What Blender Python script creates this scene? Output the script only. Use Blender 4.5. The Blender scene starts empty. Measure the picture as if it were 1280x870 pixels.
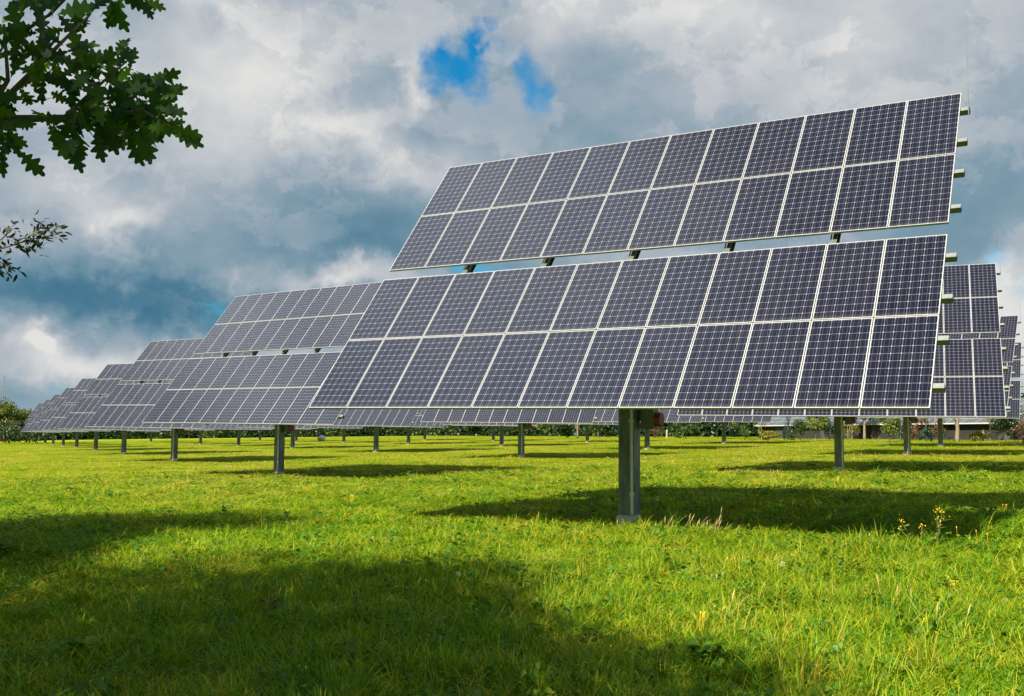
import bpy, math, random
import numpy as np
from mathutils import Matrix, Vector

random.seed(7)
rng = np.random.default_rng(7)
S = 0.82                                    # module pitch in metres
F = 1253.5                                  # focal length in pixels of a 1280 px wide frame
sc = bpy.context.scene
col = sc.collection

# ------------------------------------------------------------------ camera
CR = Vector((0.999963, -0.000635, 0.008576)); CU = Vector((-0.0086, -0.073793, 0.997237)); CB = Vector((0.0, -0.997273, -0.073796))
CAM = Vector((0, 0, 1.665))
cd = bpy.data.cameras.new('camera'); cam = bpy.data.objects.new('camera', cd); col.objects.link(cam)
cd.sensor_width = 36.0; cd.lens = 36.0 * F / 1280.0; cd.clip_start = 0.05; cd.clip_end = 6000
mw = Matrix((CR, CU, CB)).transposed().to_4x4(); mw.translation = CAM
cam.matrix_world = mw
sc.camera = cam

# ------------------------------------------------------------------ light
SUN_AZ = math.radians(-143.0); SUN_EL = math.radians(42.0)     # clockwise from +Y
SD = Vector((math.cos(SUN_EL) * math.sin(SUN_AZ), math.cos(SUN_EL) * math.cos(SUN_AZ), math.sin(SUN_EL)))
sl = bpy.data.lights.new('sun', 'SUN'); sl.energy = 5.0; sl.angle = math.radians(0.55); sl.color = (1.0, 0.905, 0.70)
so = bpy.data.objects.new('sun', sl); col.objects.link(so)
so.rotation_euler = SD.to_track_quat('Z', 'Y').to_euler()
sc.view_settings.view_transform = 'Standard'; sc.view_settings.look = 'None'
sc.view_settings.gamma = 1.0; sc.view_settings.use_curve_mapping = False
sc.view_settings.exposure = 1.2
SKY_STRENGTH = 0.1

def dir_of(px, py):
    """World direction (sky point) that belongs to a photograph position."""
    v = CR * ((px - 640) / F) + CU * (-(py - 435) / F) - CB
    return v.normalized()

def azel(px, py):
    d = dir_of(px, py)
    return math.atan2(d.x, d.y), math.asin(d.z)

class NB:
    """Small helper to write node trees."""
    def __init__(self, nt): self.nt = nt; self.n = nt.nodes; self.l = nt.links
    def new(self, t, **kw):
        nd = self.n.new(t)
        for k, v in kw.items(): setattr(nd, k, v)
        return nd
    def set(self, sock, v):
        if isinstance(v, bpy.types.NodeSocket): self.l.new(v, sock)
        else: sock.default_value = v
    def math(self, op, a, b=None, c=None, clamp=False):
        nd = self.new('ShaderNodeMath', operation=op); nd.use_clamp = clamp
        self.set(nd.inputs[0], a)
        if b is not None: self.set(nd.inputs[1], b)
        if c is not None: self.set(nd.inputs[2], c)
        return nd.outputs[0]
    def vmath(self, op, a, b=None):
        nd = self.new('ShaderNodeVectorMath', operation=op)
        self.set(nd.inputs[0], a)
        if b is not None: self.set(nd.inputs[1], b)
        return nd.outputs['Value'] if op in ('DOT_PRODUCT', 'LENGTH') else nd.outputs[0]
    def noise(self, vec, scale, detail=4, rough=0.55, out='Fac', dist=0.0):
        nd = self.new('ShaderNodeTexNoise'); self.set(nd.inputs['Vector'], vec)
        nd.inputs['Scale'].default_value = scale; nd.inputs['Detail'].default_value = detail
        nd.inputs['Roughness'].default_value = rough; nd.inputs['Distortion'].default_value = dist
        return nd.outputs[out]
    def ramp(self, fac, stops, interp='LINEAR'):
        nd = self.new('ShaderNodeValToRGB'); cr = nd.color_ramp; cr.interpolation = interp
        while len(cr.elements) > 1: cr.elements.remove(cr.elements[-1])
        cr.elements[0].position = stops[0][0]; cr.elements[0].color = (*stops[0][1], 1)
        for p, c in stops[1:]:
            e = cr.elements.new(p); e.color = (*c, 1)
        self.set(nd.inputs[0], fac); return nd.outputs[0]
    def mix(self, fac, a, b, blend='MIX'):
        nd = self.new('ShaderNodeMix', data_type='RGBA', blend_type=blend)
        self.set(nd.inputs[0], fac)
        for s, v in ((nd.inputs[6], a), (nd.inputs[7], b)):
            if isinstance(v, tuple) and len(v) == 3: v = (*v, 1)
            self.set(s, v)
        return nd.outputs[2]
    def smooth(self, v, lo, hi, a=0.0, b=1.0):
        nd = self.new('ShaderNodeMapRange', interpolation_type='SMOOTHSTEP')
        self.set(nd.inputs[0], v)
        for k, x in zip((1, 2, 3, 4), (lo, hi, a, b)): nd.inputs[k].default_value = x
        return nd.outputs[0]

# ------------------------------------------------------------------ sky
world = bpy.data.worlds.new('World'); sc.world = world; world.use_nodes = True
nt = world.node_tree; nt.nodes.clear(); b = NB(nt)
sky = b.new('ShaderNodeTexSky', sky_type='NISHITA'); sky.sun_disc = False
sky.sun_elevation = SUN_EL; sky.sun_rotation = SUN_AZ; sky.air_density = 1.0; sky.dust_density = 0.6
tc = b.new('ShaderNodeTexCoord'); gen = tc.outputs['Generated']
# turbulence in direction space
w1 = b.vmath('SUBTRACT', b.noise(gen, 5.0, 5, 0.6, 'Color'), (0.5, 0.5, 0.5))
w2 = b.vmath('SUBTRACT', b.noise(gen, 19.0, 5, 0.6, 'Color'), (0.5, 0.5, 0.5))
sep = b.new('ShaderNodeSeparateXYZ'); b.l.new(gen, sep.inputs[0])
az = b.math('ARCTAN2', sep.outputs[0], sep.outputs[1]); el = b.math('ARCSINE', sep.outputs[2])
cmb = b.new('ShaderNodeCombineXYZ'); b.l.new(az, cmb.inputs[0]); b.l.new(el, cmb.inputs[1])
def scaled(v, s):
    nd = b.new('ShaderNodeVectorMath', operation='SCALE'); b.l.new(v, nd.inputs[0]); nd.inputs[3].default_value = s; return nd.outputs[0]
def flat2(v): return b.vmath('MULTIPLY', v, (1, 0.75, 0))
pos = b.vmath('ADD', b.vmath('ADD', cmb.outputs[0], flat2(scaled(w1, 0.15))), flat2(scaled(w2, 0.075)))
def field(blobs):
    tot = None
    for px, py, sx, sy, amp in blobs:
        a0, e0 = azel(px, py)
        k = b.vmath('MULTIPLY', b.vmath('SUBTRACT', pos, (a0, e0, 0)), (F / sx, F / sy, 0))
        g = b.math('MULTIPLY', b.math('POWER', 2.718, b.math('MULTIPLY', b.vmath('DOT_PRODUCT', k, k), -1.0)), amp)
        tot = g if tot is None else b.math('ADD', tot, g)
    return tot
light = field([(290, 110, 110, 95, .34), (455, 180, 75, 32, .22), (525, 232, 36, 30, .26), (535, 120, 22, 28, .35), (150, 262, 46, 22, .34), (48, 422, 34, 14, .6),
               (120, 458, 130, 28, .40), (400, 345, 110, 17, .42), (1060, 45, 190, 75, .28), (830, 15, 160, 45, .22), (1275, 395, 45, 55, .5), (250, 14, 40, 20, .22),
               (60, 230, 100, 35, .22), (60, 60, 90, 60, .2), (710, 20, 60, 40, .15), (860, 318, 120, 14, .12)])
dark = field([(190, 366, 250, 34, .34), (60, 345, 170, 26, .16), (470, 300, 180, 40, .20), (1235, 265, 90, 75, .15), (600, 165, 110, 60, .1), (420, 250, 90, 40, .1),
              (30, 490, 260, 26, .12), (250, 30, 14, 24, .12), (780, 330, 260, 30, .10)])
hole = field([(573, 97, 40, 34, 1.0), (604, 62, 14, 26, .7), (634, 8, 12, 20, .7), (661, 118, 22, 60, .66), (600, 330, 130, 12, .6), (900, 330, 120, 16, .6), (300, 375, 60, 20, .35), (60, 495, 160, 18, .3), (1262, 350, 40, 36, .6)])
fb = b.noise(b.vmath('MULTIPLY', gen, (1, 1, 2.2)), 3.4, 8, 0.58)
fb2 = b.noise(b.vmath('MULTIPLY', gen, (1, 1, 1.6)), 13.0, 6, 0.6)
v = b.math('ADD', b.math('SUBTRACT', b.math('ADD', light, 0.625), dark), b.math('MULTIPLY', b.math('SUBTRACT', fb, 0.5), 0.42))
v = b.math('ADD', v, b.math('MULTIPLY', b.math('SUBTRACT', fb2, 0.5), 0.34))
bil = b.noise(b.vmath('ADD', b.vmath('MULTIPLY', gen, (1, 1, 1.7)), scaled(w2, 0.10)), 8.5, 7, 0.62)
v = b.math('ADD', v, b.smooth(bil, 0.47, 0.57, -0.055, 0.055))
cloud = b.ramp(v, [(0.0, (.036, .155, .255)), (0.25, (.085, .215, .315)), (0.47, (.215, .335, .42)), (0.66, (.40, .465, .53)), (0.85, (.60, .625, .645)), (1.0, (.78, .78, .76))])
# bright sky patch added out of view, upper left, for sheen on the glass
sheen_boost = b.smooth(b.math('ADD', b.vmath('DOT_PRODUCT', gen, Vector((-.55, .22, .80)).normalized()), b.math('MULTIPLY', b.math('SUBTRACT', fb, 0.5), 0.16)), 0.925, 1.0, 0.0, 2.2)
cloud = b.mix(1.0, cloud, b.ramp(b.math('DIVIDE', b.math('ADD', sheen_boost, 1.0), 6.0), [(0, (0, 0, 0)), (1, (1, 1, 1))]), 'MULTIPLY')
# convert display-referred cloud brightness into background units
k = 1.0 / (SKY_STRENGTH * 2 ** sc.view_settings.exposure)
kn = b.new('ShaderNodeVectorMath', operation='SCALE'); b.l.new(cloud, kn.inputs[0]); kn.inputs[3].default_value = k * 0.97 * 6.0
clear = b.mix(1.0, sky.outputs[0], (0.035, 0.42, 0.58), 'MULTIPLY')
hm = b.smooth(b.math('ADD', hole, b.math('MULTIPLY', b.math('SUBTRACT', fb2, 0.5), 1.25)), 0.16, 0.98)
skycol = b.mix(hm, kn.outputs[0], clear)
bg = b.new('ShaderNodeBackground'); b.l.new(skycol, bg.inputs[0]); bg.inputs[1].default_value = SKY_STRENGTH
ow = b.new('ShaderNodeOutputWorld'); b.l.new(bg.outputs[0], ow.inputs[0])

# ------------------------------------------------------------------ helpers
def gz(x, y): return 0.0218 * x - 0.0055 * y
def ground_hit(px, py, lift=0.0):
    d = dir_of(px, py)
    s = (-CAM.z + lift) / (d.z - 0.0218 * d.x + 0.0055 * d.y)
    return CAM + d * s
def project(P):
    """N x 3 world points -> photograph pixels and depth."""
    q = P - np.array(CAM); x = q @ np.array(CR); y = q @ np.array(CU); z = -(q @ np.array(CB))
    zz = np.where(z > 0.05, z, 0.05)
    return 640 + F * x / zz, 435 - F * y / zz, z

def tag(o, label=None, cat=None, group=None, kind=None):
    if label: o['label'] = label
    if cat: o['category'] = cat
    if group: o['group'] = group
    if kind: o['kind'] = kind
    return o
def empty(name, loc, rot=(0, 0, 0)):
    o = bpy.data.objects.new(name, None); col.objects.link(o); o.location = loc; o.rotation_euler = rot
    o.empty_display_size = 0.2; return o
def link(name, me, parent=None, loc=(0, 0, 0), rot=(0, 0, 0)):
    o = bpy.data.objects.new(name, me); col.objects.link(o)
    o.parent = parent; o.location = loc; o.rotation_euler = rot; return o

class MB:
    """Collects shapes into one mesh."""
    def __init__(self): self.v = []; self.f = []; self.m = []; self.uv = {}
    def box(self, x0, x1, y0, y1, z0, z1, m=0):
        i = len(self.v)
        self.v += [(x, y, z) for z in (z0, z1) for y in (y0, y1) for x in (x0, x1)]
        for q in ((0, 2, 3, 1), (4, 5, 7, 6), (0, 1, 5, 4), (2, 6, 7, 3), (0, 4, 6, 2), (1, 3, 7, 5)):
            self.f.append([i + a for a in q]); self.m.append(m)
        return self
    def tube(self, pts, rad, n=8, m=0, cap=True):
        pts = [Vector(p) for p in pts]; base = len(self.v)
        if not isinstance(rad, (list, tuple)): rad = [rad] * len(pts)
        ref = Vector((0.3, 0.2, 1)).normalized()
        for k, p in enumerate(pts):
            t = (pts[min(k + 1, len(pts) - 1)] - pts[max(k - 1, 0)]).normalized()
            r = ref if abs(t.dot(ref)) < 0.9 else Vector((1, 0, 0.1)).normalized()
            a = t.cross(r).normalized(); c = t.cross(a)
            for j in range(n):
                w = 2 * math.pi * j / n
                self.v.append(tuple(p + (a * math.cos(w) + c * math.sin(w)) * rad[k]))
        for k in range(len(pts) - 1):
            for j in range(n):
                self.f.append([base + k * n + j, base + k * n + (j + 1) % n, base + (k + 1) * n + (j + 1) % n, base + (k + 1) * n + j]); self.m.append(m)
        if cap:
            self.f.append([base + j for j in range(n)][::-1]); self.m.append(m)
            self.f.append([base + (len(pts) - 1) * n + j for j in range(n)]); self.m.append(m)
        return self
    def mesh(self, name, mats, smooth=False):
        me = bpy.data.meshes.new(name); me.from_pydata(self.v, [], self.f)
        for mt in (mats if isinstance(mats, (list, tuple)) else [mats]): me.materials.append(mt)
        me.polygons.foreach_set('material_index', self.m)
        if smooth: me.polygons.foreach_set('use_smooth', [True] * len(self.f))
        me.update(); return me

def poly_mesh(name, V, Fs, mat, tint=None, smooth=False):
    """V: N x 3, Fs: M x k faces (all the same size). tint: a value per face kept in attribute 'tint'."""
    V = np.asarray(V, np.float32); Fs = np.asarray(Fs, np.int32); k = Fs.shape[1]
    me = bpy.data.meshes.new(name); me.vertices.add(len(V)); me.vertices.foreach_set('co', V.ravel())
    me.loops.add(Fs.size); me.loops.foreach_set('vertex_index', Fs.ravel())
    me.polygons.add(len(Fs)); me.polygons.foreach_set('loop_start', np.arange(0, Fs.size, k, dtype=np.int32))
    me.polygons.foreach_set('loop_total', np.full(len(Fs), k, np.int32))
    me.materials.append(mat)
    if tint is not None:
        at = me.attributes.new('tint', 'FLOAT', 'FACE'); at.data.foreach_set('value', np.asarray(tint, np.float32))
    me.update(calc_edges=True)
    if smooth: me.polygons.foreach_set('use_smooth', np.ones(len(Fs), bool))
    return me

# ------------------------------------------------------------------ materials
def new_mat(name):
    m = bpy.data.materials.new(name); m.use_nodes = True; m.node_tree.nodes.clear()
    nb = NB(m.node_tree); out = nb.new('ShaderNodeOutputMaterial'); return m, nb, out
def principled(nb, out, color, rough=0.6, metal=0.0, spec=0.5, bump=None):
    p = nb.new('ShaderNodeBsdfPrincipled')
    if isinstance(color, tuple): color = (*color, 1)
    nb.set(p.inputs['Base Color'], color); nb.set(p.inputs['Roughness'], rough); nb.set(p.inputs['Metallic'], metal)
    p.inputs['Specular IOR Level'].default_value = spec
    if bump is not None:
        bn = nb.new('ShaderNodeBump'); bn.inputs['Strength'].default_value = bump[1]; bn.inputs['Distance'].default_value = 0.02
        nb.set(bn.inputs['Height'], bump[0]); nb.l.new(bn.outputs[0], p.inputs['Normal'])
    nb.l.new(p.outputs[0], out.inputs[0]); return p
def objco(nb): return nb.new('ShaderNodeTexCoord').outputs['Object']
def wpos(nb): return nb.new('ShaderNodeNewGeometry').outputs['Position']

def noisy(name, c1, c2, scale=6, rough=0.6, metal=0.0, bump=0.0, stretch=(1, 1, 1), spec=0.5):
    m, nb, out = new_mat(name)
    co = nb.vmath('MULTIPLY', objco(nb), stretch)
    n1 = nb.noise(co, scale, 6, 0.6)
    c = nb.ramp(n1, [(0.3, c1), (0.7, c2)])
    r = nb.math('ADD', nb.math('MULTIPLY', nb.noise(co, scale * 2.3, 3), 0.25), rough - 0.12)
    principled(nb, out, c, r, metal, spec, (nb.noise(co, scale * 4, 5), bump) if bump else None)
    return m

GALV = noisy('galvanised_steel', (.15, .165, .165), (.26, .275, .275), 9, 0.55, 0.35, 0.1)
POST = noisy('weathered_post_steel', (.075, .095, .088), (.21, .25, .235), 5, 0.5, 0.3, 0.1, (1.5, 1.5, .4))
CONC = noisy('pale_concrete', (.42, .40, .37), (.66, .64, .60), 12, 0.9, 0, 0.4)
DARKSTEEL = noisy('dark_bracket_steel', (.05, .055, .055), (.10, .105, .10), 10, 0.5, 0.4)
BOXM = noisy('control_box_paint', (.10, .13, .115), (.15, .18, .16), 6, 0.5)
REDM = noisy('red_motor_cap', (.16, .03, .025), (.24, .045, .035), 6, 0.5)
PIPE = noisy('pale_conduit', (.50, .53, .50), (.66, .68, .64), 9, 0.5)

def alu():
    m, nb, out = new_mat('anodised_frame')
    n1 = nb.noise(objco(nb), 5, 4)
    principled(nb, out, nb.ramp(n1, [(.3, (.37, .38, .40)), (.7, (.45, .46, .48))]), 0.42, 0.25); return m
ALU = alu()

def cells():
    m, nb, out = new_mat('solar_cells')
    uvn = nb.new('ShaderNodeUVMap'); sp = nb.new('ShaderNodeSeparateXYZ'); nb.l.new(uvn.outputs[0], sp.inputs[0])
    # margins of the white backsheet round the 6 x 12 cells
    U = nb.math('MULTIPLY', sp.outputs[0], 6.0); V = nb.math('MULTIPLY', sp.outputs[1], 12.0)
    fu = nb.math('ABSOLUTE', nb.math('SUBTRACT', nb.math('FRACT', U), 0.5)); fv = nb.math('ABSOLUTE', nb.math('SUBTRACT', nb.math('FRACT', V), 0.5))
    gap = nb.math('MAXIMUM', nb.math('GREATER_THAN', fu, 0.487), nb.math('GREATER_THAN', fv, 0.487))
    dia = nb.math('GREATER_THAN', nb.math('ADD', fu, fv), 0.895)
    bus = nb.math('LESS_THAN', nb.math('ABSOLUTE', nb.math('SUBTRACT', fu, 0.24)), 0.011)
    white = nb.math('MAXIMUM', gap, dia)
    oi = nb.new('ShaderNodeObjectInfo')
    cell = nb.new('ShaderNodeCombineXYZ'); nb.l.new(nb.math('FLOOR', U), cell.inputs[0]); nb.l.new(nb.math('FLOOR', V), cell.inputs[1]); nb.l.new(nb.math('MULTIPLY', oi.outputs['Random'], 50), cell.inputs[2])
    wn = nb.new('ShaderNodeTexWhiteNoise', noise_dimensions='3D'); nb.l.new(cell.outputs[0], wn.inputs[0])
    base = nb.mix(oi.outputs['Random'], (.0012, .0018, .0100), (.0050, .0046, .0140))
    base = nb.mix(nb.math('MULTIPLY', wn.outputs[0], 0.35), base, (.009, .010, .026))
    c = nb.mix(nb.math('MULTIPLY', bus, 0.7), base, (.12, .125, .175))
    c = nb.mix(white, c, (.23, .235, .29))
    # thin film of dust, thicker along the lower edge of each module
    dn = nb.noise(wpos(nb), 2.3, 5, 0.6)
    dust = nb.math('ADD', nb.math('MULTIPLY', nb.smooth(dn, .35, .8), 0.006), nb.smooth(sp.outputs[1], 0.05, 0.0, 0, 0.06))
    c = nb.mix(dust, c, (.45, .42, .38))
    p = principled(nb, out, c, 0.11, 0.0, 0.5)
    nb.set(p.inputs['Roughness'], nb.math('ADD', nb.math('MULTIPLY', dn, 0.16), 0.06))
    p.inputs['IOR'].default_value = 1.5
    return m
CELL = cells()

def leaf_mat(name, stops, trans=0.35, gloss=0.08, attr=True, scale=0.5, tr_tint=(1.3, 1.25, .6)):
    """Foliage: colour from the leaf's own tint attribute, diffuse + translucent + a little gloss."""
    m, nb, out = new_mat(name)
    if attr:
        at = nb.new('ShaderNodeAttribute', attribute_name='tint'); f = at.outputs['Fac']
    else:
        f = nb.noise(wpos(nb), scale, 3)
    c = nb.ramp(f, stops)
    d = nb.new('ShaderNodeBsdfDiffuse'); nb.l.new(c, d.inputs[0])
    t = nb.new('ShaderNodeBsdfTranslucent'); nb.l.new(nb.mix(1.0, c, tr_tint, 'MULTIPLY'), t.inputs[0])
    mx = nb.new('ShaderNodeMixShader'); mx.inputs[0].default_value = trans; nb.l.new(d.outputs[0], mx.inputs[1]); nb.l.new(t.outputs[0], mx.inputs[2])
    g = nb.new('ShaderNodeBsdfGlossy'); g.inputs['Roughness'].default_value = 0.45; g.inputs[0].default_value = (1, 1, 1, 1)
    m2 = nb.new('ShaderNodeMixShader'); m2.inputs[0].default_value = gloss; nb.l.new(mx.outputs[0], m2.inputs[1]); nb.l.new(g.outputs[0], m2.inputs[2])
    nb.l.new(m2.outputs[0], out.inputs[0]); return m
BARK = noisy('oak_bark', (.055, .045, .035), (.14, .12, .095), 14, 0.95, 0, 0.8, (1, 1, .3))
PALEBARK = noisy('pale_bark', (.14, .11, .08), (.25, .20, .15), 14, 0.95, 0, 0.6, (1, 1, .3))

# grass: colour varies from tuft to tuft and over the meadow in broad patches
def grass_mat(name, ground=False):
    m, nb, out = new_mat(name)
    P = wpos(nb)
    big = nb.noise(nb.vmath('MULTIPLY', P, (1, .6, 0)), 0.16, 5, 0.6)
    mid = nb.noise(nb.vmath('MULTIPLY', P, (1, 1, 0)), 1.1, 4, 0.6)
    fine = nb.noise(P, 9.0, 3, 0.6)
    f = nb.math('ADD', nb.math('MULTIPLY', big, 0.55), nb.math('MULTIPLY', mid, 0.45))
    if not ground:
        at = nb.new('ShaderNodeAttribute', attribute_name='tint'); oi = nb.new('ShaderNodeObjectInfo')
        f = nb.math('ADD', f, nb.math('MULTIPLY', nb.math('SUBTRACT', at.outputs['Fac'], 0.5), 0.44))
        f = nb.math('ADD', f, nb.math('MULTIPLY', nb.math('SUBTRACT', oi.outputs['Random'], 0.5), 0.16))
    else:
        f = nb.math('ADD', f, nb.math('MULTIPLY', nb.math('SUBTRACT', fine, 0.5), 0.3))
    # farther meadow is drier and yellower
    sp = nb.new('ShaderNodeSeparateXYZ'); nb.l.new(P, sp.inputs[0])
    f = nb.math('ADD', f, nb.smooth(sp.outputs[1], 8, 40, 0.025, 0.12))
    c = nb.ramp(f, [(.14, (.008, .065, .007)), (.32, (.026, .152, .007)), (.46, (.100, .250, .006)), (.60, (.215, .315, .006)), (.74, (.37, .36, .02)), (.90, (.46, .36, .10))])
    if ground:
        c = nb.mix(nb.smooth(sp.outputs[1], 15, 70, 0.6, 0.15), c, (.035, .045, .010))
        principled(nb, out, c, 0.95, 0, 0.1, (fine, 0.6)); return m
    d = nb.new('ShaderNodeBsdfDiffuse'); nb.l.new(c, d.inputs[0])
    t = nb.new('ShaderNodeBsdfTranslucent'); nb.l.new(nb.mix(1.0, c, (1.05, 1.2, .4), 'MULTIPLY'), t.inputs[0])
    mx = nb.new('ShaderNodeMixShader'); mx.inputs[0].default_value = 0.35; nb.l.new(d.outputs[0], mx.inputs[1]); nb.l.new(t.outputs[0], mx.inputs[2])
    g = nb.new('ShaderNodeBsdfGlossy'); g.inputs['Roughness'].default_value = 0.5
    m2 = nb.new('ShaderNodeMixShader'); m2.inputs[0].default_value = 0.015; nb.l.new(mx.outputs[0], m2.inputs[1]); nb.l.new(g.outputs[0], m2.inputs[2])
    nb.l.new(m2.outputs[0], out.inputs[0]); return m
GRASS = grass_mat('grass_blades'); SOIL = grass_mat('meadow_ground', True)

# ------------------------------------------------------------------ ground
def ground():
    rs = np.concatenate([[0], np.geomspace(2, 3000, 60)]); nt_ = 96
    V = [(0, 0, 0)]; Fs = []
    for r in rs[1:]:
        for j in range(nt_):
            a = 2 * math.pi * j / nt_; x, y = r * math.cos(a), r * math.sin(a)
            fall = 1.0 if r < 260 else max(0.0, 1 - (r - 260) / 700)
            V.append((x, y, gz(x, y) * fall + (0 if r < 260 else gz(x, y) * (1 - fall) * 260 / r)))
    for j in range(nt_): Fs.append((0, 1 + j, 1 + (j + 1) % nt_))
    for i in range(len(rs) - 2):
        o = 1 + i * nt_
        for j in range(nt_): Fs.append((o + j, o + nt_ + j, o + nt_ + (j + 1) % nt_, o + (j + 1) % nt_))
    me = bpy.data.meshes.new('meadow_ground'); me.from_pydata(V, [], Fs); me.materials.append(SOIL); me.update()
    tag(link('meadow_ground', me), kind='structure')
ground()

# ------------------------------------------------------------------ solar trackers
PU, PV = S, 1.583                          # pitch across and up the slope
MW, MH, MT = 0.806, 1.568, 0.036           # module
GAP = 0.243                                # between the two tiers
HUB = 5.45 * S
def glass_mesh():
    e = 0.009
    V = [(-MW/2 + e, -MH/2 + e, 0), (MW/2 - e, -MH/2 + e, 0), (MW/2 - e, MH/2 - e, 0), (-MW/2 + e, MH/2 - e, 0)]
    V += [(x, y, -0.008) for x, y, z in V]
    me = bpy.data.meshes.new('solar_module'); me.from_pydata(V, [], [(0, 1, 2, 3), (7, 6, 5, 4)]); me.materials.append(CELL)
    uv = me.uv_layers.new(name='UVMap'); mg = 0.004
    for i, c in enumerate([(-mg, -mg), (1 + mg, -mg), (1 + mg, 1 + mg), (-mg, 1 + mg)] + [(0.05, 0.05)] * 4): uv.data[i].uv = c
    me.update(); return me
def frame_shape(mb, m=0):
    w = 0.011; X, Y = MW/2, MH/2; t0, t1 = -MT + .004, .004
    mb.box(-X, X, -Y, -Y + w, t0, t1, m); mb.box(-X, X, Y - w, Y, t0, t1, m)
    mb.box(-X, -X + w, -Y + w, Y - w, t0, t1, m); mb.box(X - w, X, -Y + w, Y - w, t0, t1, m); return mb
G_ME = glass_mesh(); F_ME = frame_shape(MB()).mesh('module_frame', ALU)
def far_module():
    me = G_ME.copy(); me.name = 'solar_module_far'
    mb = frame_shape(MB())
    V = [tuple(v.co) for v in G_ME.vertices] + mb.v; Fs = [tuple(p.vertices) for p in G_ME.polygons] + [tuple(a + 8 for a in f) for f in mb.f]
    m2 = bpy.data.meshes.new('solar_module_far'); m2.from_pydata(V, [], Fs); m2.materials.append(CELL); m2.materials.append(ALU)
    m2.polygons.foreach_set('material_index', [0, 0] + [1] * len(mb.f))
    uv = m2.uv_layers.new(name='UVMap')
    for i in range(8): uv.data[i].uv = G_ME.uv_layers[0].data[i].uv
    m2.update(); bpy.data.meshes.remove(me); return m2
FAR_ME = far_module()
L = 6 * PU
def c_profile(x0, x1, zt, h, w, th=0.006):
    """Open steel channel running along X (upper flange, web, lower flange)."""
    mb = MB()
    mb.box(x0, x1, -w/2, w/2, zt - th, zt); mb.box(x0, x1, w/2 - th, w/2, zt - h + th, zt - th); mb.box(x0, x1, -w/2, w/2, zt - h, zt - h + th)
    return mb
Q0 = -MT - 0.003
PUR_ME = MB().box(-L - 0.05, L + 0.125, -0.04, 0.04, Q0 - 0.095, Q0).box(L + 0.125, L + 0.131, -0.032, 0.032, Q0 - 0.088, Q0 - 0.007, 1).mesh('purlin', [GALV, DARKSTEEL])
BEAM = MB()
BEAM.box(-.05, .05, -3.02, 3.02, Q0 - .105, Q0 - .097); BEAM.box(-.006, .006, -3.02, 3.02, Q0 - .235, Q0 - .105); BEAM.box(-.05, .05, -3.02, 3.02, Q0 - .243, Q0 - .235)
BEAM_ME = BEAM.mesh('cross_beam', POST)
BRK = MB().box(-.13, .03, -.06, .06, Q0 - .23, Q0 - .112).box(-.20, -.13, -.015, .015, Q0 - .17, Q0 - .112)
BRK_ME = BRK.mesh('beam_bracket', DARKSTEEL)
TORQ_ME = MB().tube([(-4.3 * PU, 0, Q0 - .37), (4.3 * PU, 0, Q0 - .37)], 0.125, 16).mesh('torque_tube', POST)
HEAD_ME = MB().box(-.17, .17, -.17, .17, -.52, -.40).tube([(0, 0, -.41), (0, 0, -.14)], [.16, .13], 14).mesh('post_head', DARKSTEEL)
PD = 0.175                                  # the post stands behind the panel plane
def post_mesh():
    a = .14; h = HUB - .5; mb = MB(); r = .022
    ring = [(-a + r, -a), (a - r, -a), (a, -a + r), (a, a - r), (a - r, a), (-a + r, a), (-a, a - r), (-a, -a + r)]
    for z in (-.3, h): mb.v += [(x, y, z) for x, y in ring]
    for j in range(8): mb.f.append([j, (j + 1) % 8, 8 + (j + 1) % 8, 8 + j]); mb.m.append(0)
    mb.f.append(list(range(8, 16))); mb.m.append(0)
    mb.box(-.2, .2, -.2, .2, h, h + .025)
    return mb.mesh('post', POST)
POST_ME = post_mesh()
BASE_ME = MB().tube([(0, 0, -.4), (0, 0, .17), (0, 0, .23)], [.235, .225, .18], 12).mesh('concrete_base', CONC)
COND_ME = MB().tube([(.118, -.165, .25), (.112, -.165, 1.2), (.100, -.165, 3.6)], 0.024, 8).box(.07, .14, -.185, -.141, 1.72, 1.78).box(.085, .15, -.185, -.141, .55, .6).mesh('conduit', [PIPE])
CBX = MB().box(.20, .42, .0, .24, 1.62, 2.25).box(.141, .20, .06, .16, 1.75, 2.1)
CBX_ME = CBX.mesh('control_box', BOXM)
MOT_ME = MB().tube([(.425, .12, 1.78), (.52, .12, 1.78)], [.12, .11], 12).mesh('motor_cap', REDM)
ROD_ME = MB().tube([(L + .155, 2.79, Q0 - .06), (L + .155, 2.79, Q0 + .02)], .012, 6).mesh('rod_clamp', DARKSTEEL)

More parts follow.
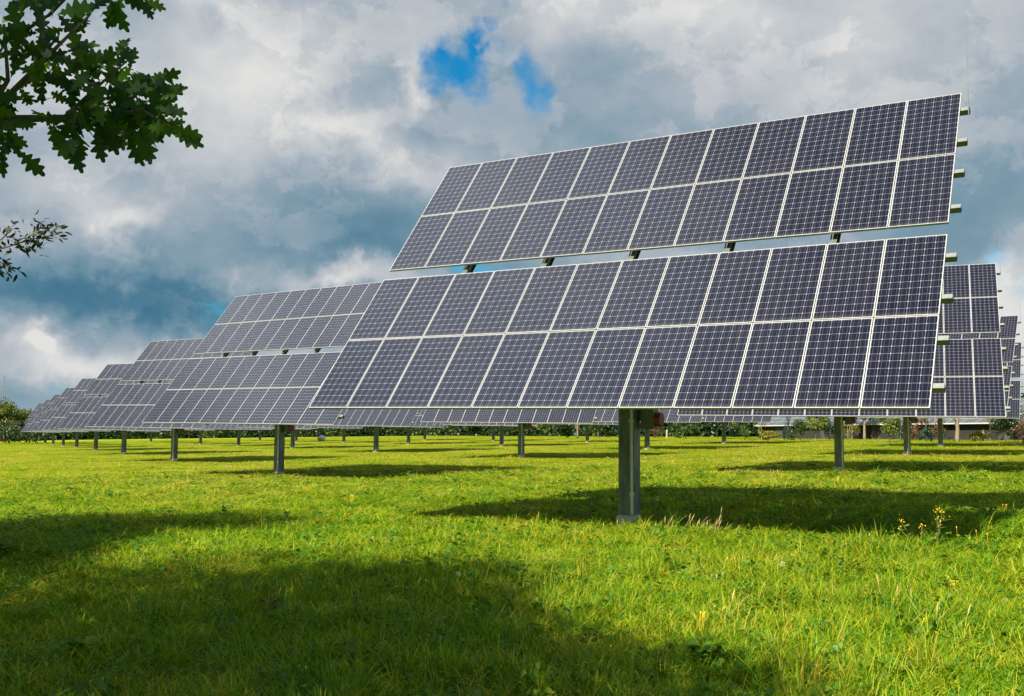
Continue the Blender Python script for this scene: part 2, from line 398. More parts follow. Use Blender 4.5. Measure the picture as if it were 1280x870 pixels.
def tracker(base, az_d, tilt_d, near, label, rod=True):
    az, tilt = math.radians(az_d), math.radians(tilt_d)
    root = empty('solar_tracker', base, (0, 0, az))
    tag(root, label, 'solar tracker', 'solar trackers standing in rows across the meadow')
    ct, st = math.cos(tilt), math.sin(tilt)
    def on_plane(u, vv): return (u, vv * ct - PD, HUB + vv * st)
    rot = (tilt, 0, 0)
    link('concrete_base', BASE_ME, root); link('post', POST_ME, root)
    link('post_head', HEAD_ME, root, (0, 0, HUB)); link('torque_tube', TORQ_ME, root, on_plane(0, -.0), rot)
    if near:
        link('conduit', COND_ME, root)
        cb = link('control_box', CBX_ME, root); link('motor_cap', MOT_ME, cb)
    for vv in (GAP/2 + PV * f for f in (.25, .76, 1.24, 1.75)):
        for s in (1, -1): link('purlin', PUR_ME, root, on_plane(0, s * vv), rot)
    for c in (-4, -2, 0, 2, 4):
        bm_ = link('cross_beam', BEAM_ME, root, on_plane(c * PU + .03, 0), rot)
        if near: link('bracket', BRK_ME, bm_, (0, 0, 0))
    for row in (-2, -1, 0, 1):
        vv = (row + .5) * PV + (GAP/2 if row >= 0 else -GAP/2)
        for c in range(12):
            u = (c - 5.5) * PU
            j = (random.uniform(-.0012, .0012), random.uniform(-.002, .002))
            r2 = (tilt + j[0] * 2, j[1], 0)
            if near:
                p = link('solar_module', G_ME, root, on_plane(u, vv), r2); link('module_frame', F_ME, p)
            else: link('solar_module', FAR_ME, root, on_plane(u, vv), r2)
    if rod:
        p = on_plane(L + .115, 2.79); r = MB().tube([(p[0], p[1] + .05, p[2] - .06), (p[0], p[1] + .05, p[2] + 1.25)], [.008, .005], 6)
        link('lightning_rod', r.mesh('lightning_rod', GALV), root)
    return root

# surveyed stations: post base in metres, azimuth and tilt of the table
D1 = (-12.6 * S, 24.1 * S); D2 = (10.9 * S, 20.7 * S); T0 = (2.36 * S, 20.12 * S)
fit = {(0, 0): (T0[0], T0[1], -30.5, 50.75), (1, 0): (-10.08*S, 43.82*S, -35.2, 51.0), (2, 0): (-22.66*S, 67.8*S, -33.5, 50.9), (3, 0): (-35.4*S, 92.1*S, -32.0, 51.2),
       (0, 1): (13.3*S, 40.85*S, -23.6, 51.8), (0, 2): (24.2*S, 61.55*S, -35.2, 49.9), (1, 1): (.65*S, 65.6*S, -25.5, 50.8)}
ORD = ['first', 'second', 'third', 'fourth', 'fifth', 'sixth', 'seventh', 'eighth', 'ninth']
ROW = ['nearest row', 'second row back', 'third row back', 'farthest row']
special = {(0, 0): 'largest tracker in front, four tiers of dark modules on a square steel post with conduit',
           (1, 0): 'grey tracker partly hidden behind the left edge of the big front tracker',
           (0, 1): 'tracker turned more face-on, showing beyond the right edge of the big front tracker',
           (0, 2): 'tracker of which a narrow strip shows at the right, behind the face-on one',
           (0, 3): 'tracker cut by the right frame edge, beyond the two at the right'}
for jj, n in enumerate((9, 8, 7, 5)):
    for i in range(n):
        if (i, jj) in fit: x, y, a, t = fit[(i, jj)]
        else:
            x = T0[0] + i * D1[0] + jj * D2[0]; y = T0[1] + i * D1[1] + jj * D2[1]
            a = -31.5 + random.uniform(-2, 2); t = 51 + random.uniform(-.6, .6)
        lab = special.get((i, jj), f'{ORD[i]} tracker from the right along the {ROW[jj]}, slim tilted modules' + (' far left' if jj == 0 and i > 5 else ''))
        tracker((x, y, gz(x, y)), a, t, i + jj <= 2, lab)

# ------------------------------------------------------------------ leaves and trees
OAK = np.array([(0, 0), (.035, .12), (.11, .2), (.06, .27), (.20, .37), (.21, .42), (.085, .46), (.27, .60), (.27, .66), (.11, .69), (.20, .82), (.18, .87), (.075, .86), (.06, .97), (0, 1.0)])
def leaf_outline(kind):
    if kind == 'oak':
        r = OAK; lft = [(-x, y) for x, y in r[1:-1][::-1]]
        return np.array([tuple(p) for p in r] + lft)
    if kind == 'slim': return np.array([(0, 0), (.16, .35), (.14, .7), (0, 1), (-.14, .7), (-.16, .35)])
    return np.array([(0, 0), (.28, .3), (.3, .65), (0, 1), (-.3, .65), (-.28, .3)])
def leaves(P, D, N, size, kind, fold=0.15):
    """P base points, D growing directions, N rough normals (n x 3), size n. Returns verts, faces."""
    D = D / np.linalg.norm(D, axis=1, keepdims=True)
    X = np.cross(D, N); X /= np.linalg.norm(X, axis=1, keepdims=True) + 1e-9
    Z = np.cross(X, D); o = leaf_outline(kind); k = len(o)
    droop = o[:, 1] ** 2 * -0.25; cup = np.abs(o[:, 0]) * fold * 2
    V = P[:, None, :] + size[:, None, None] * (o[None, :, 0, None] * X[:, None, :] + o[None, :, 1, None] * D[:, None, :] + (cup + droop)[None, :, None] * Z[:, None, :])
    Fs = np.arange(len(P) * k).reshape(len(P), k)
    return V.reshape(-1, 3), Fs
def unit(n): 
    v = rng.normal(size=(n, 3)); return v / np.linalg.norm(v, axis=1, keepdims=True)

OAKLEAF = leaf_mat('oak_leaves', [(0, (.011, .040, .009)), (.45, (.026, .085, .010)), (.8, (.06, .14, .012)), (.95, (.12, .16, .02)), (1, (.20, .07, .03))], 0.5, 0.02)
SMALLLEAF = leaf_mat('small_dark_leaves', [(0, (.012, .022, .014)), (.75, (.022, .042, .016)), (1, (.07, .06, .02))], 0.2, 0.02)

def inside(px, py, poly):
    c = np.zeros(len(px), bool); n = len(poly); j = n - 1
    for i in range(n):
        xi, yi = poly[i]; xj, yj = poly[j]
        c ^= ((yi > py) != (yj > py)) & (px < (xj - xi) * (py - yi) / (yj - yi + 1e-9) + xi); j = i
    return c
def shadow_px(P):
    sd = np.array(SD); k_ = (P[:, 2] - (0.0218 * P[:, 0] - 0.0055 * P[:, 1])) / (sd[2] - 0.0218 * sd[0] + 0.0055 * sd[1])
    return project(P - sd * k_[:, None])

def limb(mb, p0, p1, r0, r1, n=7, wob=0.06, seg=6):
    p0, p1 = Vector(p0), Vector(p1); ln = (p1 - p0).length; pts = []
    for i in range(seg + 1):
        t = i / seg; q = p0.lerp(p1, t)
        if 0 < i < seg: q += Vector((random.gauss(0, wob), random.gauss(0, wob), random.gauss(0, wob))) * ln * .35
        pts.append(q)
    mb.tube(pts, [r0 + (r1 - r0) * i / seg for i in range(seg + 1)], n); return pts

# oak whose crown hangs over the photographer; its shade falls across the front of the meadow
def oak():
    tx, ty = -6.3, 1.3; g0 = gz(tx, ty)
    root = empty('oak_tree', (0, 0, 0))
    tag(root, 'oak at the left whose lobed dark green leaves hang into the top left corner', 'tree')
    tr = MB()
    trunk = limb(tr, (tx, ty, g0 - .2), (tx - .2, ty + .3, g0 + 8.5), .36, .10, 12, .04, 8)
    # crown clusters
    n = 9500; c0 = np.array((tx + .6, ty + .8, g0 + 6.6))
    C = c0 + unit(n) * (rng.random((n, 1)) ** .45) * np.array((5.6, 5.4, 4.6))
    px, py, z = shadow_px(C); vx, vy, vz = project(C)
    fleck = np.sin(px * .051 + 2 * np.sin(py * .12)) * np.sin(py * .17 + 1.7 * np.sin(px * .033)) + .35 * rng.normal(size=n)
    px = px + rng.normal(size=n) * 34; py = py + rng.normal(size=n) * 8
    seen = (vz > 0.3) & (vx > -190) & (vx < 1470) & (vy < 760)
    shade = [(-900, 672), (90, 678), (230, 698), (420, 708), (600, 712), (690, 716), (640, 765), (760, 800), (930, 838), (1010, 880), (1010, 1200), (-900, 1200)]
    slot = [(-900, 632), (30, 640), (130, 650), (210, 662), (150, 680), (90, 695), (-900, 700)]
    onfield = (z > 0.5) & (px > -200) & (px < 1500)
    good = inside(px, py, shade) | inside(px, py, slot)
    keep = ~seen & (~onfield | (good & (fleck < .78)) | (py > 1200))
    C = C[keep]
    ml = 7; P = np.repeat(C, ml, 0) + rng.normal(size=(len(C) * ml, 3)) * .17
    D = unit(len(P)) + np.array((0, 0, -.25)); sz = rng.uniform(.12, .19, len(P))
    V1, F1 = leaves(P, D, unit(len(P)) + np.array((0, 0, 1.2)), sz, 'oak'); t1 = rng.random(len(P)) * .9
    for _ in range(26):
        k_ = random.randrange(len(C)); st = trunk[random.randrange(3, 9)]
        limb(tr, st, tuple(C[k_]), .07, .015, 6, .1, 5)
    # the bough that reaches into view
    def at(px_, py_, d): return CAM + dir_of(px_, py_) * d
    b0 = trunk[3]; b1 = at(-160, 175, 3.75); b2 = at(-20, 150, 3.7); b3 = at(80, 147, 3.6); b4 = at(180, 139, 3.5); b5 = at(216, 160, 3.45)
    tr.tube([b0, b0.lerp(b1, .5) + Vector((0, 0, .25)), b1, b2, b3, b4, b5], [.07, .045, .026, .016, .010, .006, .003], 7)
    tr.tube([b1, at(-40, 70, 3.9), at(20, 45, 3.85), at(60, 20, 3.8)], [.02, .011, .008, .004], 6)
    tr.tube([b2, at(40, 90, 3.5), at(70, 60, 3.45), at(110, 20, 3.4)], [.012, .008, .006, .003], 6)
    tr.tube([at(60, 20, 3.8), at(110, -30, 3.75), at(165, -8, 3.7)], [.006, .005, .003], 6)
    tr.tube([b3, at(120, 110, 3.5), at(160, 75, 3.45)], [.007, .005, .003], 6)
    tr.tube([b2, at(10, 100, 3.6), at(5, 30, 3.6)], [.01, .007, .004], 6)
    masses = [(15, 110, 42, 40, 32), (12, 168, 30, 30, 34), (78, 26, 36, 22, 26), (72, 85, 24, 18, 14), (118, 112, 22, 18, 10), (150, 112, 36, 26, 30), (180, 130, 34, 26, 34), (198, 140, 24, 24, 18),
              (120, 140, 40, 20, 22), (212, 172, 18, 14, 9), (95, 165, 24, 12, 6), (150, 160, 24, 14, 9), (190, 172, 14, 16, 7), (10, 30, 14, 16, 5), (35, 60, 16, 12, 5), (-30, 120, 50, 70, 40)]
    Pp = []; Dd = []; Nn = []; dz = -np.array(CB)
    for mx, my, sx, sy, cnt in masses:
        for _ in range(int(cnt * 1.05)):
            x = mx * .92 - 9 + random.gauss(0, sx * .58); y = my * .93 - 3 + random.gauss(0, sy * .55)
            Pp.append(at(x, y, random.uniform(3.35, 3.95)))
            dirv = CR * (random.gauss(.35 * (x - 60) / 120, .6)) + CU * random.gauss(-.45 if y > 120 else .15, .55) + Vector(-CB) * random.gauss(0, .35)
            Dd.append(dirv); Nn.append(Vector(CB) + Vector((random.gauss(0, .55), random.gauss(0, .5), random.gauss(0, .7))))
    for x, y, dx, dy in [(150, -4, .15, -1), (158, -6, -.2, -1), (160, -8, 1, -.35), (185, -2, .9, -.55), (205, 148, .9, -.6), (225, 165, .9, -.45), (190, 165, .2, -1), (175, 165, .35, -1), (105, 160, .1, -1), (128, 158, .15, -1), (72, 158, .4, -1),
                         (92, 182, .45, -1), (28, 185, .5, -.8), (195, 110, .9, .5), (150, 75, .3, .9), (115, 85, -.1, 1), (210, 125, .8, .35), (205, 135, .9, .1)]:
        for q in range(2):
            Pp.append(at(x * .95 - 2 + random.gauss(0, 3), y + random.gauss(0, 3), random.uniform(3.4, 3.6))); Dd.append(CR * (dx + random.gauss(0, .15)) + CU * (dy + random.gauss(0, .15)) - CB * random.gauss(0, .2))
            Nn.append(Vector(CB) + Vector((random.gauss(0, .3), 0, random.gauss(0, .3))))
    Pp = np.array(Pp); V2, F2 = leaves(Pp, np.array(Dd), np.array(Nn), rng.uniform(.068, .112, len(Pp)), 'oak'); t2 = rng.random(len(Pp)) * .85
    d2 = np.hypot(project(Pp)[0] - 212, project(Pp)[1] - 146); t2[d2 < 9] = 1.0
    link('trunk', tr.mesh('oak_trunk', BARK, True), root)
    link('crown', poly_mesh('oak_crown', np.concatenate([V1, V2]), np.concatenate([F1, F2 + len(V1)]), OAKLEAF, np.concatenate([t1, t2])), root)
oak()

def small_leaved():
    tx, ty = -9.6, 11.2; g0 = gz(tx, ty)
    root = empty('small_leaved_tree', (0, 0, 0))
    tag(root, 'tree with tiny dark leaves whose twig reaches in below the oak leaves', 'tree')
    tr = MB(); trunk = limb(tr, (tx, ty, g0 - .2), (tx + .1, ty + .2, g0 + 6.3), .14, .03, 9, .05, 8)
    n = 9000; C = np.array((tx + .2, ty + .3, g0 + 4.2)) + unit(n) * (rng.random((n, 1)) ** .5) * np.array((4.8, 4.4, 2.9))
    px, py, z = shadow_px(C); vx, vy, vz = project(C)
    px = px + rng.normal(size=n) * 16; py = py + rng.normal(size=n) * 3
    band = [(-900, 630), (60, 640), (200, 648), (420, 646), (445, 652), (430, 661), (300, 664), (190, 668), (120, 690), (95, 735), (-900, 735)]
    keep = ~((vz > .3) & (vx > -70)) & (inside(px, py, band) | (px < -60))
    C = C[keep]
    for _ in range(22): limb(tr, trunk[random.randrange(3, 9)], tuple(C[random.randrange(len(C))]), .03, .006, 5, .1, 4)
    ml = 22; P = np.repeat(C, ml, 0) + rng.normal(size=(len(C) * ml, 3)) * .17
    sz = rng.uniform(.07, .115, len(P))
    D0 = 11.6
    def at(px_, py_, d): return CAM + dir_of(px_, py_) * d
    tw = [[(-140, 300), (-20, 318), (20, 305), (45, 298), (72, 293)], [(-20, 318), (5, 330), (18, 338)], [(20, 305), (35, 312), (46, 312)], [(-20, 318), (0, 300), (12, 290), (18, 285)], [(40, 300), (50, 285), (52, 277)], [(-10, 318), (-5, 335), (8, 343)], [(45, 298), (60, 288), (66, 281)]]
    tr.tube([trunk[4], at(-140, 300, D0)], [.04, .018], 6)
    Pp = []; Dd = []
    for k_, pl in enumerate(tw):
        pts = [at(x, y, D0 + random.uniform(-.15, .15)) for x, y in pl]
        tr.tube(pts, [.012 * (1 - .8 * i / len(pts)) * (1 if k_ == 0 else .6) for i in range(len(pts))], 5)
        for i in range(len(pts) - 1):
            for _ in range(24 if k_ == 0 else 13):
                t = random.random(); q = pts[i].lerp(pts[i + 1], t) + Vector((random.gauss(0, .045), random.gauss(0, .05), random.gauss(0, .045)))
                Pp.append(q); Dd.append((pts[i + 1] - pts[i]).normalized() + Vector(unit(1)[0]) * .95)
    P = np.concatenate([P, np.array(Pp)]); D = np.concatenate([unit(len(sz)), np.array(Dd)]); sz = np.concatenate([sz, rng.uniform(.06, .10, len(Pp))])
    V, Fs = leaves(P, D, unit(len(P)) - np.array((0, .8, 0)), sz, 'slim')
    link('trunk', tr.mesh('small_trunk', BARK, True), root)
    link('crown', poly_mesh('small_crown', V, Fs, SMALLLEAF, rng.random(len(P))), root)
small_leaved()

# ------------------------------------------------------------------ background vegetation
def fol(name, a, b_, c, trans=.3): return leaf_mat(name, [(0, a), (.6, b_), (1, c)], trans, 0.03)
F_DARK = fol('dark_green_foliage', (.012, .030, .014), (.026, .058, .020), (.05, .09, .02))
F_MID = fol('green_foliage', (.025, .060, .014), (.050, .105, .016), (.10, .15, .02))
F_LIGHT = fol('light_green_foliage', (.06, .10, .02), (.12, .17, .025), (.22, .24, .04))
F_YEL = fol('yellow_green_foliage', (.09, .11, .02), (.19, .19, .025), (.34, .27, .03))
F_OLIVE = fol('olive_foliage', (.045, .075, .014), (.09, .13, .018), (.18, .19, .03))
F_RED = fol('russet_foliage', (.08, .045, .025), (.16, .09, .04), (.25, .14, .05))
F_TEAL = fol('bluish_conifer_foliage', (.010, .040, .028), (.016, .065, .042), (.03, .09, .055))

def crown_mesh(name, n, rx, ry, h0, h1, mat, size, shape='round', clumps=14, leaf='leaf'):
    ks = unit(clumps) * (rng.random((clumps, 1)) ** .35)
    if shape == 'cone':
        t = rng.random(clumps) ** 1.4; a = rng.random(clumps) * 6.28; rr = (1 - t) * rng.uniform(.55, 1, clumps)
        ctr = np.stack([np.cos(a) * rr * rx, np.sin(a) * rr * ry, h0 + t * (h1 - h0)], 1); cr = .10 + .24 * (1 - t)
    else:
        ctr = ks * np.array((rx, ry, (h1 - h0) / 2)) * .78 + np.array((0, 0, (h0 + h1) / 2)); cr = rng.uniform(.16, .42, clumps)
    w = cr ** 2; idx = rng.choice(clumps, n, p=w / w.sum())
    P = ctr[idx] + unit(n) * (rng.random((n, 1)) ** .4) * cr[idx][:, None] * np.array((rx, ry, (h1 - h0) * .55))
    P[:, 2] = np.maximum(P[:, 2], .02)
    sz = rng.uniform(.6, 1.3, n) * size
    V, Fs = leaves(P, unit(n) + np.array((0, 0, .1)), unit(n) + np.array((0, 0, .8)), sz, leaf)
    tint = np.clip(.45 + (rng.random(clumps)[idx] - .5) * .6 + rng.normal(size=n) * .18, 0, 1)
    return poly_mesh(name, V, Fs, mat, tint), ctr
def plant(name, cat, label, px, py, h, w, mat, shape='round', trunk_h=None, trunk_r=.06, bark=BARK, n=1500, size=None, group=None, dpush=1.0, clumps=14, stems=1):
    g = ground_hit(px, py); x, y = g.x * dpush, g.y * dpush
    root = empty(name, (x, y, gz(x, y) - .03), (0, 0, random.uniform(0, 6.28)))
    tag(root, label, cat, group)
    h0 = trunk_h * .75 if trunk_h else 0.05
    me, ctr = crown_mesh(name + '_crown', n, w / 2, w / 2, h0, h, mat, size or max(.10, w * .06), shape, clumps)
    mb = MB()
    for s in range(stems):
        ox = random.gauss(0, .12 * (stems > 1) * w)
        pts = limb(mb, (ox, 0, -.1), (ox * 1.4, 0, h * .72), trunk_r, trunk_r * .3, 8, .02, 6)
    for c in ctr[: 8]: limb(mb, pts[random.randrange(2, 6)], tuple(c), trunk_r * .4, trunk_r * .12, 5, .06, 4)
    link('trunk', mb.mesh(name + '_trunk', bark, True), root)
    link('crown' if trunk_h else 'foliage', me, root)
    return root

# right-hand garden edge
plant('shrub', 'shrub', 'round dark evergreen shrub at the right edge, standing before the low shed', 1258, 554, 3.3, 2.6, F_DARK, n=2600, clumps=20)
plant('tree', 'tree', 'young tree with a thick pale brown trunk in front of the dark shed wall', 1197, 553, 4.6, 4.2, F_DARK, trunk_h=2.6, trunk_r=.20, bark=PALEBARK, n=1500)
plant('thin_tree', 'tree', 'slender tree with a yellowish trunk beside the round dark shrub', 1238, 552, 3.6, 1.4, F_YEL, trunk_h=1.6, trunk_r=.06, bark=PALEBARK, n=420)
plant('shrub', 'shrub', 'low yellow-flowered shrub in front of the dark shed wall', 1219, 552, .95, 2.2, F_YEL, n=800, trunk_r=.03)
plant('conifer', 'tree', 'small bluish conifer between two posts at the right', 1158, 553, 2.2, 1.3, F_TEAL, 'cone', trunk_h=.5, n=1100)
plant('shrub', 'shrub', 'russet and yellow shrub left of the small bluish conifer', 1143, 551, 2.5, 2.4, F_RED, n=1000)
plant('shrub', 'shrub', 'russet shrub between the small conifer and the pale brown trunk', 1172, 551, 2.3, 2.0, F_RED, n=800)
plant('tree', 'tree', 'bushy light green tree left of the post with the pale conduit', 1112, 553, 3.0, 2.3, F_LIGHT, trunk_h=.5, n=1900, clumps=18)
plant('tree', 'tree', 'tree with a short brown trunk just right of the thick round post', 1081, 550, 4.2, 3.6, F_DARK, trunk_h=2.2, trunk_r=.17, bark=PALEBARK, n=1300)
plant('shrub', 'shrub', 'many-stemmed yellowish shrub right beside the thick round post', 1063, 550, 2.8, 2.2, F_YEL, n=800, stems=5, trunk_r=.05, bark=PALEBARK)
plant('shrub', 'shrub', 'dark bluish green shrub left of the thick round post', 1037, 550, 2.8, 2.3, F_TEAL, n=1300)
plant('tree', 'tree', 'bushy light green tree on a thin pale trunk left of the thick round post', 1020, 552, 3.1, 2.6, F_LIGHT, trunk_h=.9, bark=PALEBARK, n=1900, clumps=18)
plant('conifer', 'tree', 'tall narrow bluish conifer before the shed roof', 985, 551, 3.6, 1.2, F_TEAL, 'cone', trunk_h=.4, n=1200)
plant('shrub', 'shrub', 'golden yellow low shrub at the left end of the shed', 961, 551, 1.1, 3.0, F_YEL, n=900, trunk_r=.03)
plant('thin_tree', 'tree', 'slender straw coloured tree above the golden yellow shrub', 952, 550, 3.2, 1.5, F_YEL, trunk_h=1.2, bark=PALEBARK, n=380)
plant('shrub', 'shrub', 'speckled mid green shrub between the tracker post and the golden shrub', 931, 550, 2.9, 3.0, F_MID, n=1700)
plant('tree', 'tree', 'dark tree right behind the slim post below the far modules', 905, 549, 4.5, 4.0, F_DARK, trunk_h=1.2, trunk_r=.14, bark=PALEBARK, n=1500)
plant('shrub', 'shrub', 'bright green rounded shrub right of the short wooden stake', 857, 548.5, 2.6, 3.6, F_MID, n=1700)
plant('shrub', 'shrub', 'russet shrub left of the short wooden stake', 819, 548, 2.4, 2.6, F_RED, n=1100)
plant('tree', 'tree', 'dark tree behind the short wooden stake', 838, 546, 5.2, 4.6, F_DARK, trunk_h=1.4, trunk_r=.15, n=1500)
plant('tree', 'tree', 'mid green tree left of the big front post', 748, 547, 5.2, 5.5, F_MID, trunk_h=1.2, trunk_r=.15, n=1700)
plant('shrub', 'shrub', 'dark round shrub below the right corner of the second-row tracker', 708, 548.5, 3.0, 4.6, F_DARK, n=1600)
plant('tree', 'tree', 'tree with a pale trunk between the dark round shrub and the mid green tree', 722, 548, 5.0, 2.6, F_LIGHT, trunk_h=2.6, trunk_r=.16, bark=PALEBARK, n=700)
plant('tree', 'tree', 'bright green tree just left of the second-row post', 640, 546, 5.4, 5.0, F_MID, trunk_h=1.2, n=1700)
plant('shrub', 'shrub', 'big dark round shrub under the middle of the second-row tracker', 597, 545.5, 4.0, 7.5, F_DARK, n=1900)
plant('tree', 'tree', 'broad dark tree below the left end of the second-row tracker', 545, 545, 6.0, 8.5, F_DARK, trunk_h=1.4, n=1900)
plant('shrub', 'shrub', 'mid green shrub before the shed roof, right of the tall narrow bluish conifer', 1000, 551, 2.4, 2.4, F_MID, n=1200)
plant('tree', 'tree', 'dark tree hiding the shed just left of the short brown trunk', 1070, 548, 4.8, 3.4, F_DARK, trunk_h=1.0, n=1400)
plant('shrub', 'shrub', 'tall bluish shrub just left of the post with the pale conduit', 1126, 551, 3.0, 1.9, F_TEAL, n=1200)
plant('shrub', 'shrub', 'russet shrub leaning at the right frame edge beside the dark round shrub', 1279, 555, 2.0, 1.8, F_RED, n=900)
# left-hand group
plant('tree', 'tree', 'big olive green tree at the left edge behind the last trackers', 8, 551, 12.2, 15.5, F_OLIVE, trunk_h=3.2, trunk_r=.4, n=6500, size=.5, clumps=34)
plant('tree', 'tree', 'lower green tree just right of the big olive tree', 30, 550, 9.0, 12.0, F_MID, trunk_h=3, trunk_r=.3, n=4200, size=.5, clumps=26)
plant('shrub', 'shrub', 'russet shrub at the foot of the big olive tree', 16, 553, 4.6, 8.0, F_RED, n=2200, size=.4, clumps=18, dpush=.9)
plant('shrub', 'shrub', 'dark green shrub under the left end of the last tracker', 12, 554, 4.0, 14.0, F_DARK, n=2600, size=.38, clumps=20, dpush=.86)

# the wood along the far side of the field reads as one mass
def far_wood():
    line = [(-420, 556), (-150, 553), (0, 551.5), (120, 549.5), (250, 548), (380, 546.5), (520, 544.8), (700, 545.4), (840, 546), (1000, 546.3), (1300, 547), (1700, 549)]
    pts = []
    for (xa, ya), (xb, yb) in zip(line[:-1], line[1:]):
        for t in np.linspace(0, 1, 26, endpoint=False):
            g = ground_hit(xa + (xb - xa) * t, ya + (yb - ya) * t); pts.append((g.x, g.y))
    V = []; Fs = []; T = []; o = 0
    for x, y in pts:
        for _ in range(2):
            h = random.uniform(3.2, 5.4); w = random.uniform(3.5, 7.5); n = 190
            ctr = np.array((x + random.gauss(0, 2.2), y + random.uniform(0, 7), gz(x, y) + h * .42))
            P = ctr + unit(n) * (rng.random((n, 1)) ** .4) * np.array((w * .55, w * .5, h * .56)); P[:, 2] = np.maximum(P[:, 2], gz(x, y) + .1)
            v_, f_ = leaves(P, unit(n), unit(n) + np.array((0, 0, .8)), rng.uniform(.35, .8, n), 'leaf')
            V.append(v_); Fs.append(f_ + o); o += len(v_); tone = random.random()
            T.append(np.clip(tone * .8 + rng.normal(size=n) * .14, 0, 1))
    wood = leaf_mat('far_wood_foliage', [(0, (.010, .030, .018)), (.45, (.020, .050, .020)), (.75, (.045, .085, .018)), (1, (.11, .12, .022))], .25, .02)
    tag(link('far_wood', poly_mesh('far_wood', np.concatenate(V), np.concatenate(Fs), wood, np.concatenate(T))), 'dense dark green wood along the far side of the meadow', 'wood', kind='stuff')
far_wood()

# ------------------------------------------------------------------ low shed with a module-covered roof
def shed():
    a = ground_hit(945, 548.6); c = ground_hit(1300, 551.5)
    a = Vector((a.x, a.y, 0)); c = Vector((c.x, c.y, 0)); d = (c - a); ln = d.length; ang = math.atan2(d.y, d.x)
    root = empty('shed', (a.x, a.y, gz(a.x, a.y) - .3), (0, -0.0, ang))
    tag(root, 'long low shed with dark walls, white gutter and blue-grey roof behind the young trees', 'shed')
    slope = (gz(c.x, c.y) - gz(a.x, a.y)) / ln; root.rotation_euler[1] = -math.atan(slope)
    W = noisy('dark_timber', (.010, .011, .012), (.024, .023, .022), 3, .9, 0, .4, (4, 4, .3))
    eave = 1.85
    m = MB().box(0, ln, .4, 9, 0, eave)
    link('wall', m.mesh('shed_wall', W), root)
    mr, nb, out = new_mat('roof_modules')
    sp = nb.new('ShaderNodeSeparateXYZ'); nb.l.new(objco(nb), sp.inputs[0])
    fx = nb.math('FRACT', nb.math('DIVIDE', sp.outputs[0], 1.65)); fy = nb.math('FRACT', nb.math('DIVIDE', sp.outputs[1], 0.9))
    ln_ = nb.math('MAXIMUM', nb.math('GREATER_THAN', fx, .965), nb.math('GREATER_THAN', fy, .94))
    principled(nb, out, nb.mix(ln_, (.07, .085, .11), (.28, .3, .33)), .5, 0, .5)
    r = MB(); i = 0
    r.v = [(-.3, .0, eave), (ln + .3, .0, eave), (ln + .3, 5, eave + 2.3), (-.3, 5, eave + 2.3), (ln + .3, 10, eave), (-.3, 10, eave),
           (-.3, .0, eave - .1), (ln + .3, .0, eave - .1), (ln + .3, 10, eave - .1), (-.3, 10, eave - .1)]
    r.f = [[0, 1, 2, 3], [3, 2, 4, 5], [6, 9, 8, 7], [0, 6, 7, 1], [4, 8, 9, 5], [1, 7, 8, 4, 2], [0, 3, 5, 9, 6]]; r.m = [0] * 7
    ro = link('roof', r.mesh('shed_roof', mr), root)
    gm = noisy('white_gutter', (.42, .42, .40), (.55, .55, .52), 4, .5)
    link('gutter', MB().box(-.3, ln + .3, -.13, -.01, eave - .09, eave + .015).mesh('gutter', gm), ro)
    for q in range(5):
        xx = ln * (q + .5) / 5
        fr = link('door', MB().box(xx - .6, xx + .6, .36, .395, .05, 1.65).mesh('shed_door', noisy('grey_door', (.03, .033, .035), (.06, .06, .06), 3, .7)), root)
        link('handle', MB().box(xx + .42, xx + .47, .32, .355, .85, 1.0).mesh('door_handle', GALV), fr)
shed()

# ------------------------------------------------------------------ small things in the meadow
WOOD = noisy('weathered_wood', (.28, .20, .10), (.46, .34, .18), 10, .85, 0, .4, (1, 1, .2))
def stake(px, py, h, r, label):
    g = ground_hit(px, py); m = MB().tube([(0, 0, -.2), (0, 0, h - .08), (0, 0, h)], [r, r * .95, r * .4], 8)
    tag(link('wooden_stake', m.mesh('wooden_stake', WOOD), None, (g.x, g.y, gz(g.x, g.y)), (.03, .02, 0)), label, 'stake')
stake(833.5, 548.5, 1.15, .13, 'short pale wooden stake standing in the meadow right of the big front post')
stake(1229, 552, 1.0, .10, 'short wooden stake left of the slender yellowish tree')
def boulder():
    g = ground_hit(402, 551.5); n = 14; mb = MB(); me = bpy.data.meshes.new('boulder')
    V = []; Fs = []
    for i in range(8):
        for j in range(n):
            t = math.pi * i / 7; a = 2 * math.pi * j / n; k_ = 1 + .14 * math.sin(3 * a + 2 * t) + random.uniform(-.06, .06)
            V.append((.62 * k_ * math.sin(t) * math.cos(a), .5 * k_ * math.sin(t) * math.sin(a), .42 + .45 * k_ * math.cos(t)))
    for i in range(7):
        for j in range(n): Fs.append((i * n + j, (i + 1) * n + j, (i + 1) * n + (j + 1) % n, i * n + (j + 1) % n))
    me.from_pydata(V, [], Fs); me.materials.append(noisy('pale_stone', (.72, .69, .64), (.85, .83, .79), 5, .9, 0, .5)); me.update()
    tag(link('boulder', me, None, (g.x, g.y, gz(g.x, g.y))), 'pale rounded boulder lying in the far meadow under the second left tracker', 'boulder')
boulder()
def mast():
    d = dir_of(2, 547); x, y = d.x / d.y * 620, 620; g0 = -9.0
    m = MB(); h = 37
    for k_ in range(3):
        a = k_ * 2.094; m.tube([(1.3 * math.cos(a), 1.3 * math.sin(a), 0), (.25 * math.cos(a), .25 * math.sin(a), h)], [.14, .09], 5)
    for z in range(2, h, 3):
        r = 1.3 - 1.05 * z / h
        for k_ in range(3):
            a, c = k_ * 2.094, (k_ + 1) * 2.094; m.tube([(r * math.cos(a), r * math.sin(a), z), (r * math.cos(c), r * math.sin(c), z + 2.5)], .05, 4)
    tag(link('radio_mast', m.mesh('radio_mast', GALV), None, (x, y, g0)), 'thin lattice mast far away above the big olive tree', 'mast')
mast()

